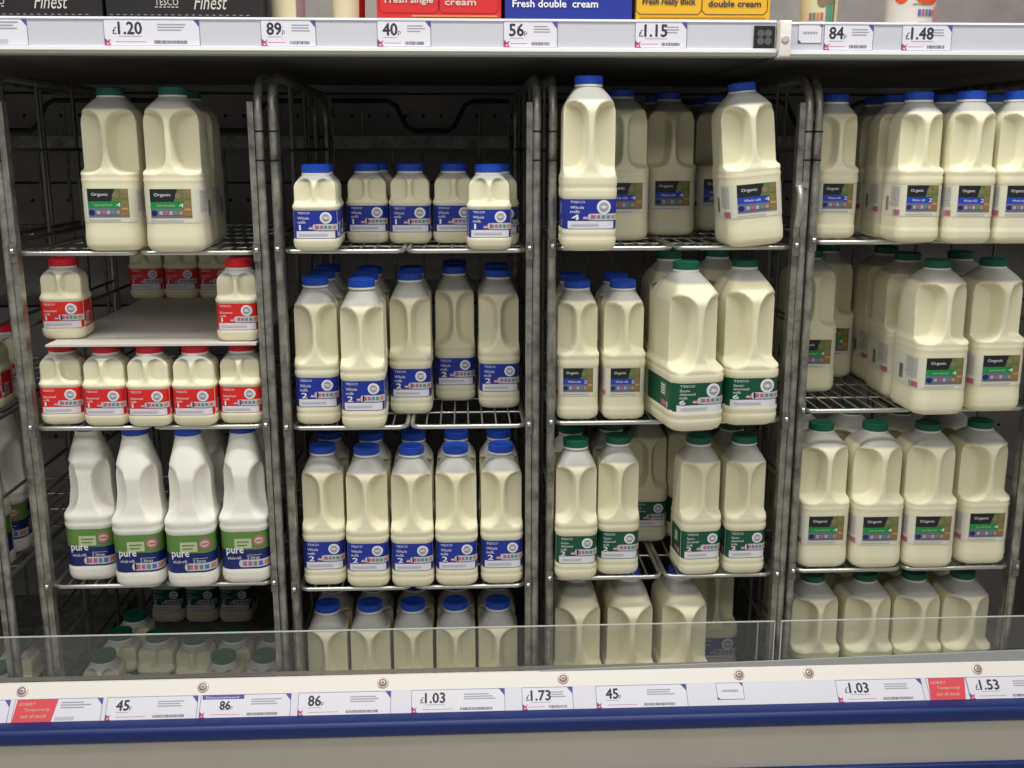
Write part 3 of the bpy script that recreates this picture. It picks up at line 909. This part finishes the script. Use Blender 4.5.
# acrylic guards
zg = onY(512, 626.5, -.025).z
def guard(xa, xb, label):
    root = empty('acrylic_guard', ((xa + xb) / 2, -.025, ztop_l + .0003)); tag(root, label, 'guard', 'clear guards in front of the bottom bottles')
    h = (xb - xa) / 2; H = zg - ztop_l
    p = MB(); p.box((-h, -.0012, .0), (h, .0012, H - .0012), ACRYLIC); p.build('clear_panel', root)
    e = MB()
    e.box((-h, -.0014, H - .0012), (h, .0014, H), EDGE); e.build('top_edge', root)
    for x in (-h, h):
        e = MB(); e.box((x - .0007, -.0014, 0), (x + .0007, .0014, H - .0012), EDGE); e.build('side_edge', root)
    return root, h, H
xj = onY(774.5, 640, -.025).x
gr, h, H = guard(XL + .01, xj - .0012, 'long clear acrylic guard along the front, left of the join')
e = MB(); xx = onY(757.5, 640, -.025).x - (XL + .01 + xj - .0012) / 2
e.box((xx - .0012, .0013, .0), (xx + .0012, .0032, H - .004), EDGE); e.build('support_tab', gr)
guard(onY(780.5, 640, -.025).x, XR - .01, 'clear acrylic guard right of the join, before the organic bottles')

# upper display shelves
YF = -.06
zs1, zsm, zs0 = ZC + .1675, ZC + .1300, ZC + .1205
def upper_shelf(xa, xb, dz, yf, label, pad):
    root = empty('display_shelf', ((xa + xb) / 2, yf, zs0 + dz)); tag(root, label, 'shelf', 'upper shelves above the milk')
    h = (xb - xa) / 2; t = zs1 - zs0
    s = MB(); s.box((-h, .014, .001), (h, YB - yf - .002, t - .006), SHELFGREY); s.build('shelf_board', root)
    r = MB()
    r.prism([(.0, .0), (.0045, -.0), (.016, .004), (.016, t - .003), (.003, t), (.0, t - .003), (.0015, t - .005), (.0015, zsm - zs0 + .001), (-.004, zsm - zs0), (-.006, (zsm - zs0) * .5), (-.003, .001)], -h, h, RAILWHITE)
    r.build('price_rail', root)
    l = MB(); l.prism([(-.0066, .0045), (-.0045, .0), (.016, -.001), (.016, .003), (-.001, .004), (-.0045, .0085)], -h, h, LIPGREY); l.build('rail_lip', root)
    if pad:
        e = MB(); e.box((-h - .0006, -.008, .0), (-h + .014, .016, t + .001), LEDGE, .003); ec = e.build('end_cap', root)
        q = MB(); q.lathe([(.0055, 0), (.0055, .0008), (.004, .0016)], LIPGREY, seg=18); qo = q.build('plug', ec, (-h + .0062, -.008, t * .5)); qo.rotation_euler = (PI / 2, 0, 0)
    return root
xsj = onY(777, 35, YF).x
upper_shelf(XL, xsj - .001, 0, YF, 'long white edged shelf above the trolleys, holding cream trays', False)
upper_shelf(xsj + .001, XR, -.0025, YF - .006, 'white edged shelf at upper right, holding two pots', True)

# ------------------------------------------------------------------ tickets
def ticket_print(w, h, style, price=None, unit='p', small=False):
    p = Print()
    p.rect(0, 0, w, h, VIOLET, 0); e = .0007
    p.rect(e, e, w - e, h - e, PAPER, 1)
    if style == 'card':
        p.poly([(w - .006, h - e), (w - e, h - e), (w - e, h - .006)], VIOLET, 2); p.poly([(e, e), (.005, e), (e, .005)], VIOLET, 2)
        p.rect(w * .2, h * .45, w * .8, h * .58, GREYINK, 2)
        for k in range(5): p.rect(w * (.24 + .12 * k), h * .43, w * (.26 + .12 * k), h * .6, PAPER, 3)
        return p
    if price != '0': p.poly([(w - .009, h - e), (w - e, h - e), (w - e, h - .011)], VIOLET, 2)
    if style == 'sorry':
        x1 = w * (.47 if price is None else .93)
        p.poly([(e, e), (x1 - .003, e), (x1 + .003, h - e), (e + .003, h - e)], SORRYRED, 2)
        p.text('SORRY', .0065, h * .72, h * .13, PPALE, 3, w=x1 * .4, shear=.15)
        p.text('Temporarily', x1 * .25, h * .45, h * .16, PPALE, 3, w=x1 * .62, shear=.1); p.text('out of stock', x1 * .2, h * .2, h * .16, PPALE, 3, w=x1 * .62, shear=.1)
        if price is None: p.lines(x1 + .008, h * .55, w * .88, h * .88, 3, GREYINK, 3); p.rect(x1 + .002, h * .06, w * .7, h * .22, PALEINK, 3)
        return p
    # union flag style mark in the lower left corner
    p.poly([(e, e), (.0085, e), (.0065, .0045), (.0085, .009), (.0045, .0065), (e, .010)], PINKRED, 2)
    p.poly([(e, .004), (.003, .006), (e, .010)], VIOLET, 3); p.rect(.003, .002, .0055, .0035, PAPER, 3)
    bigh = h * .44; x = w * .11
    y = h * .42
    if style == 'discontinued':
        p.rect(w * .02, h * .80, w * .48, h * .99, VIOLET, 2); p.text('Discontinued', w * .06, h * .835, h * .10, PAPER, 3, w=w * .36)
        y = h * .36; x = w * .22; bigh = h * .36
    if unit == '£':
        p.text('£', x - .0025, y, bigh * .6, INK, 2); x += .0052
    pw = bigh * .88 * len(price.replace('.', '')) * .70 + (.002 if '.' in price else 0)
    p.text(price, x, y, bigh, INK, 2, w=pw, bold=.0006)
    if unit == 'p': p.text('p', x + pw + .0008, y - .0006, bigh * .42, INK, 2)
    p.rect(x, h * .33, x + pw, h * .355, GREYINK, 2)
    p.lines(w * .56, h * .52, w * .90, h * .82, 3, GREYINK, 2)
    p.rect(w * .12, h * .135, w * .44, h * .155, PINKRED, 2)
    x = w * .52
    while x < w * .86:
        d = random.choice((.0006, .0009, .0012)); p.rect(x, h * .08, x + d, h * .2, INK, 2); x += d + random.choice((.0005, .0008))
    return p


def ticket(name, label, w, h, pr, x, base, up, nrm, group):
    mb = MB(); nv = Vector((0, nrm[0], nrm[1])); uv = Vector((0, up[0], up[1]))
    mb.add([Vector((xx, 0, 0)) + uv * yy + nv * o for o in (-.0003, 0) for xx, yy in ((0, 0), (w, 0), (w, h), (0, h))],
           [(0, 3, 2, 1), (4, 5, 6, 7), (0, 1, 5, 4), (1, 2, 6, 5), (2, 3, 7, 6), (3, 0, 4, 7)], PAPER)
    pr.emit(mb, lambda a, b, l: Vector((a, 0, 0)) + uv * b + nv * (.00004 + .00008 * l))
    o = mb.build(name, None, (x, base[0], base[1])); tag(o, label, 'price ticket', group)
    return o


hU = .0358
def up_ticket(px0, px1, style, price, unit, label, dz=0, dy=0, small=False, hh=None):
    yf = YF + .0015 + dy - .0006
    xa = onY(px0, 35, yf).x; xb = onY(px1, 35, yf).x
    h = hh or hU - .0008
    ticket('price_ticket', label, xb - xa, h, ticket_print(xb - xa, h, style, price, unit, small), xa, (yf, zsm + dz + .0006 + (hU - .0008 - h)), (0, 1), (-1, 0), 'price tickets on the upper shelf edge')
up_ticket(-40, 28, 'sorry', None, '', 'red and white sold out ticket cut by the upper left edge')
up_ticket(104, 200, 'price', '1.20', '£', 'price ticket reading £1.20 on the upper shelf edge')
up_ticket(261, 316, 'price', '89', 'p', 'price ticket reading 89p on the upper shelf edge')
up_ticket(377, 431, 'price', '40', 'p', 'price ticket reading 40p under the red tray')
up_ticket(503.5, 557.5, 'price', '56', 'p', 'price ticket reading 56p under the blue tray')
up_ticket(635, 687, 'price', '1.15', '£', 'price ticket reading £1.15 under the yellow tray')
up_ticket(798, 822, 'card', None, '', 'small blank framed card left of the 84p ticket', -.0025, -.006, hh=.026)
up_ticket(824, 873.5, 'price', '84', 'p', 'price ticket reading 84p on the right shelf edge', -.0025, -.006)
up_ticket(902, 952, 'price', '1.48', '£', 'price ticket reading £1.48 on the right shelf edge', -.0025, -.006)
# black fan badge
xa = onY(754, 35, YF).x; xb = onY(775, 35, YF).x; w = xb - xa
fb = MB(); fb.box((0, -.0012, 0), (w, 0, w * 1.02), BLACKCARD)
p = Print()
for k in range(4):
    a = PI / 4 + k * PI / 2
    p.disc(w / 2 + w * .25 * math.cos(a), w * .51 + w * .25 * math.sin(a), w * .17, w * .17, mat('badge_grey', (92, 92, 92), .5), 1, 14)
p.emit(fb, lambda a, b, l: (a, -.0012 - .0002 * l, b))
tag(fb.build('badge', None, (xa, YF + .0008, zsm + .0007)), 'black square badge with a four bladed fan mark', 'badge')

sb = slope(.0592, .0010)
def lo_ticket(px0, px1, py, style, price, unit, label, small=False, frac=1.0):
    yy = (slope(.042)[0])
    xa = onY(px0, py, yy).x; xb = onY(px1, py, yy).x; h = .0350 * frac
    base = slope(.0592 - (.0350 - h), .0010)
    ticket('price_ticket', label, xb - xa, h, ticket_print(xb - xa, h, style, price, unit, small), xa, base, (ca, sa), (-sa, ca), 'price tickets on the lower ledge')
lo_ticket(-75, 9, 712, 'price', '86', 'p', 'price ticket mostly cut off at the lower left corner')
lo_ticket(13, 102, 710, 'sorry', None, '', 'red out of stock ticket at left of the lower ledge')
lo_ticket(106, 197.5, 708, 'price', '45', 'p', 'price ticket reading 45p left on the lower ledge')
lo_ticket(200, 291, 708, 'discontinued', '86', 'p', 'price ticket reading 86p under a dark header strip')
lo_ticket(298, 391, 706, 'price', '86', 'p', 'price ticket reading 86p without a header strip')
lo_ticket(411.5, 505, 704, 'price', '1.03', '£', 'price ticket reading £1.03 below the second full trolley')
lo_ticket(522, 573, 702, 'price', '1.73', '£', 'narrow price ticket reading £1.73 on the lower ledge')
lo_ticket(596, 687, 699, 'price', '45', 'p', 'price ticket reading 45p below the third full trolley')
lo_ticket(717, 744, 692, 'card', None, '', 'small blank framed card on the lower ledge', frac=.74)
lo_ticket(837, 923, 688, 'price', '1.03', '£', 'price ticket reading £1.03 below the rightmost trolley')
lo_ticket(928, 968, 685, 'sorry', '0', '', 'red out of stock ticket at right of the lower ledge')
lo_ticket(968.5, 1050, 683, 'price', '1.53', '£', 'price ticket reading £1.53 cut by the right edge')

# ------------------------------------------------------------------ goods on the upper shelf
ZS = zs1 - .0030
YG = -.035
def carton(px0, px1, m, edge, label, printer, depth=.22, height=.085):
    xa = onY(px0, 5, YG).x; xb = onY(px1, 5, YG).x; w = xb - xa
    root = empty('cream_tray', ((xa + xb) / 2, YG, ZS)); tag(root, label, 'carton', 'shelf trays of cream on the upper shelf')
    b = MB(); t = .0022; h = w / 2
    b.box((-h, 0, 0), (h, depth, t), edge)
    for x in (-h, h - t): b.box((x, t, t), (x + t, depth - t, height), m)
    b.box((-h, depth - t, t), (h, depth, height), m)
    b.build('tray_body', root)
    f = MB(); f.box((-h, 0, t), (h, t, height * .9), m)
    p = Print(); printer(p, w, height)
    p.emit(f, lambda a, c, l: (a - h, -.0002 - .0002 * l, c))
    f.build('front_panel', root)
    li = MB(); li.box((-h + .003, .004, height * .82), (h - .003, depth - .004, height * .84), edge); li.build('inner_lid', root)
    return w


carton(-120, 102, BLACKCARD, HOLE, 'black tray at upper left cut by the photo edge', lambda p, w, H: (p.text('TESCO', w * .452, .0200, .0085, CREAMINK, 2, w=.031), p.text('Finest', w * .692, .0150, .0185, CREAMINK, 2, w=.042, shear=.22), p.text('*', w * .90, .0275, .006, CREAMINK, 2), [p.rect(w * .45 + k * .0054, .0172, w * .45 + k * .0054 + .0035, .0184, CREAMINK, 2) for k in range(6)], [p.rect(.004 + k * .009, .0075, .008 + k * .009, .0083, GREYINK, 2) for k in range(int(w / .009) - 1)]))
carton(106, 261, BLACKCARD, HOLE, 'black tray with pale lettering above the £1.20 ticket', lambda p, w, H: (p.text('TESCO', w * .315, .0200, .0085, CREAMINK, 2, w=.031), p.text('Finest', w * .565, .0150, .0185, CREAMINK, 2, w=.042, shear=.22), p.text('*', w * .81, .0275, .006, CREAMINK, 2), [p.rect(w * .315 + k * .0054, .0172, w * .315 + k * .0054 + .0035, .0184, CREAMINK, 2) for k in range(6)], [p.rect(.004 + k * .009, .0075, .008 + k * .009, .0083, GREYINK, 2) for k in range(int(w / .009) - 1)]))


def tabs(p, w, x0, x1, ink, words, edge):
    """two die-cut tabs outlined on the carton front, words above"""
    for a, b, s, k in ((x0, (x0 + x1) / 2, words[0], 0), ((x0 + x1) / 2, x1, words[1], 1)):
        a, b = w * a, w * b
        y = .0125; c = .005
        q = [(a, .05), (a, y + c), (a + c, y), (b - c, y), (b, y + c), (b, .05)]
        for (xa, ya), (xb, yb) in zip(q, q[1:]):
            d = Vector((xb - xa, yb - ya)).normalized() * .0005; nx, ny = -d.y, d.x
            p.poly([(xa - nx, ya - ny), (xb - nx, yb - ny), (xb + nx, yb + ny), (xa + nx, ya + ny)], edge, 2)
        p.text(s, a + (b - a) * .10, .0225, 0, ink, 3, em=.0118, w=(b - a) * (.8 if len(s) > 8 else .52), bold=.0003)


carton(376.5, 501, TRAYRED, REDDK, 'red tray of single cream on the upper shelf', lambda p, w, H: (tabs(p, w, .02, .98, CREAMINK, ('Fresh single', 'cream'), REDDK), p.rect(w * .28, .0075, w * .97, .0095, GOLDINK, 2)))
carton(505, 632, TRAYBLUE, BLUEDK, 'blue tray of double cream on the upper shelf', lambda p, w, H: (p.text('Fresh double', w * .06, .0205, 0, WHITE, 3, em=.0135, w=w * .42, bold=.0003), p.text('cream', w * .53, .0205, 0, WHITE, 3, em=.0135, w=w * .20, bold=.0003), p.rect(w * .5, .018, w * .503, .05, BLUEDK, 2)))
carton(636, 770, TRAYYEL, YELDK, 'yellow tray of double cream on the upper shelf', lambda p, w, H: (tabs(p, w, .0, .98, INK, ('Fresh really thick', 'double cream'), INK), p.rect(w * .03, .0075, w * .97, .009, YELDK, 2)))


def pot(px, rpx, label, build, Y=-.005):
    r = onY(px + rpx, 8, Y).x - onY(px, 8, Y).x; x = onY(px, 8, Y + r).x
    root = empty('cream_pot', (x, Y + r, ZS)); tag(root, label, 'pot', 'pots standing on the upper shelf')
    build(root, r)


def pot_body(root, r, m, band, H=.09, taper=.90, lidm=POTWHITE):
    b = MB(); b.lathe([(r * taper * .94, 0), (r * taper, .002), (r * taper * 1.01, .006), (r * 1.0, H - .006), (r * 1.04, H - .004), (r * 1.04, H)], m, seg=40); b.build('pot_body', root)
    l = MB(); l.lathe([(r * 1.05, H), (r * 1.06, H + .001), (r * 1.06, H + .006), (r * 1.0, H + .007)], lidm, seg=40); l.build('lid', root)
    p = Print(); band(p, r)
    g = MB()
    def fn(a, z, lay):
        k = r * (taper + (1 - taper) * z / H) * 1.012 + .0003 + .0003 * lay
        return (k * math.sin(a), -k * math.cos(a), z)
    p.emit(g, fn); g.build('printed_band', root)


pot(288, 19, 'cream coloured pot with mauve band beside the black tray', lambda root, r: pot_body(root, r, POTCREAM, lambda p, rr: (p.rect(.62, .004, 1.4, .07, POTMAUVE, 1, 8))))
pot(349, 17.5, 'cream coloured pot with red edge beside the red tray', lambda root, r: pot_body(root, r, POTCREAM, lambda p, rr: (p.rect(.75, .004, 1.4, .07, REDDK, 1, 8))))
pot(819, 19.5, 'small white pot with green patch on the right shelf', lambda root, r: pot_body(root, r, POTCREAM, lambda p, rr: (p.rect(.05, .006, .45, .035, T_GREEN, 1, 5), p.rect(.5, .006, .62, .05, OLEAF, 1, 2), p.disc(-.15, .036, .28, .009, OBROWN, 1, 18), p.disc(.3, .038, .2, .008, OBROWN, 2, 16),
    traffic(p, -.85, .010, -.05, .020, [T_RED, T_GREEN, T_ORANGE, T_RED], 2))))
pot(910, 25, 'white pot with orange fruit and pink edge on right shelf', lambda root, r: pot_body(root, r, POTWHITE, lambda p, rr: (p.disc(.35, .045, .62, .014, POTORANGE, 1, 24), p.disc(-.75, .045, .3, .012, POTORANGE, 1, 18), p.rect(.75, .004, 1.4, .03, POTPINK, 1, 8),
    traffic(p, -.1, .016, .7, .025, [T_BLUE, T_RED, T_GREEN, T_BLUE, T_ORANGE], 2), p.rect(0, .007, .5, .0085, PALEINK, 2, 3), p.rect(-.3, .031, .4, .0325, OGOLD, 2, 3)), taper=.95))

# ------------------------------------------------------------------ room
fl = MB(); fl.box((-4, -5, -.02), (4, YB + .6, 0), FLOORM); tag(fl.build('floor'), kind='structure')
wb = MB(); wb.box((-4, YB + .25, 0), (4, YB + .35, 3.2), WALLM); tag(wb.build('wall_back'), kind='structure')

# ------------------------------------------------------------------ light
def area(name, loc, size, sy, power, target, col=(1, .985, .94)):
    l = bpy.data.lights.new(name, 'AREA'); l.shape = 'RECTANGLE'; l.size = size; l.size_y = sy; l.energy = power; l.color = col
    o = bpy.data.objects.new(name, l); C.objects.link(o); o.location = loc
    o.rotation_euler = (Vector(target) - Vector(loc)).to_track_quat('-Z', 'Y').to_euler()
    return o


area('canopy_light', (0, -.50, ZC + 1.25), 3.0, .12, 32, (0, -.05, ZC - .6))
area('aisle_light', (0, -1.7, 3.1), 5.0, .35, 20, (0, -.4, .6))
area('far_aisle_light', (0, -3.8, 3.1), 5.0, .35, 34, (0, 0, .8))
w = bpy.data.worlds.new('shop_air'); bpy.context.scene.world = w; w.use_nodes = True
w.node_tree.nodes['Background'].inputs[0].default_value = (.80, .82, .84, 1)
w.node_tree.nodes['Background'].inputs[1].default_value = .30

vs = bpy.context.scene.view_settings
vs.view_transform = 'Standard'; vs.look = 'None'; vs.gamma = 1.0; vs.exposure = 0.0; vs.use_curve_mapping = False
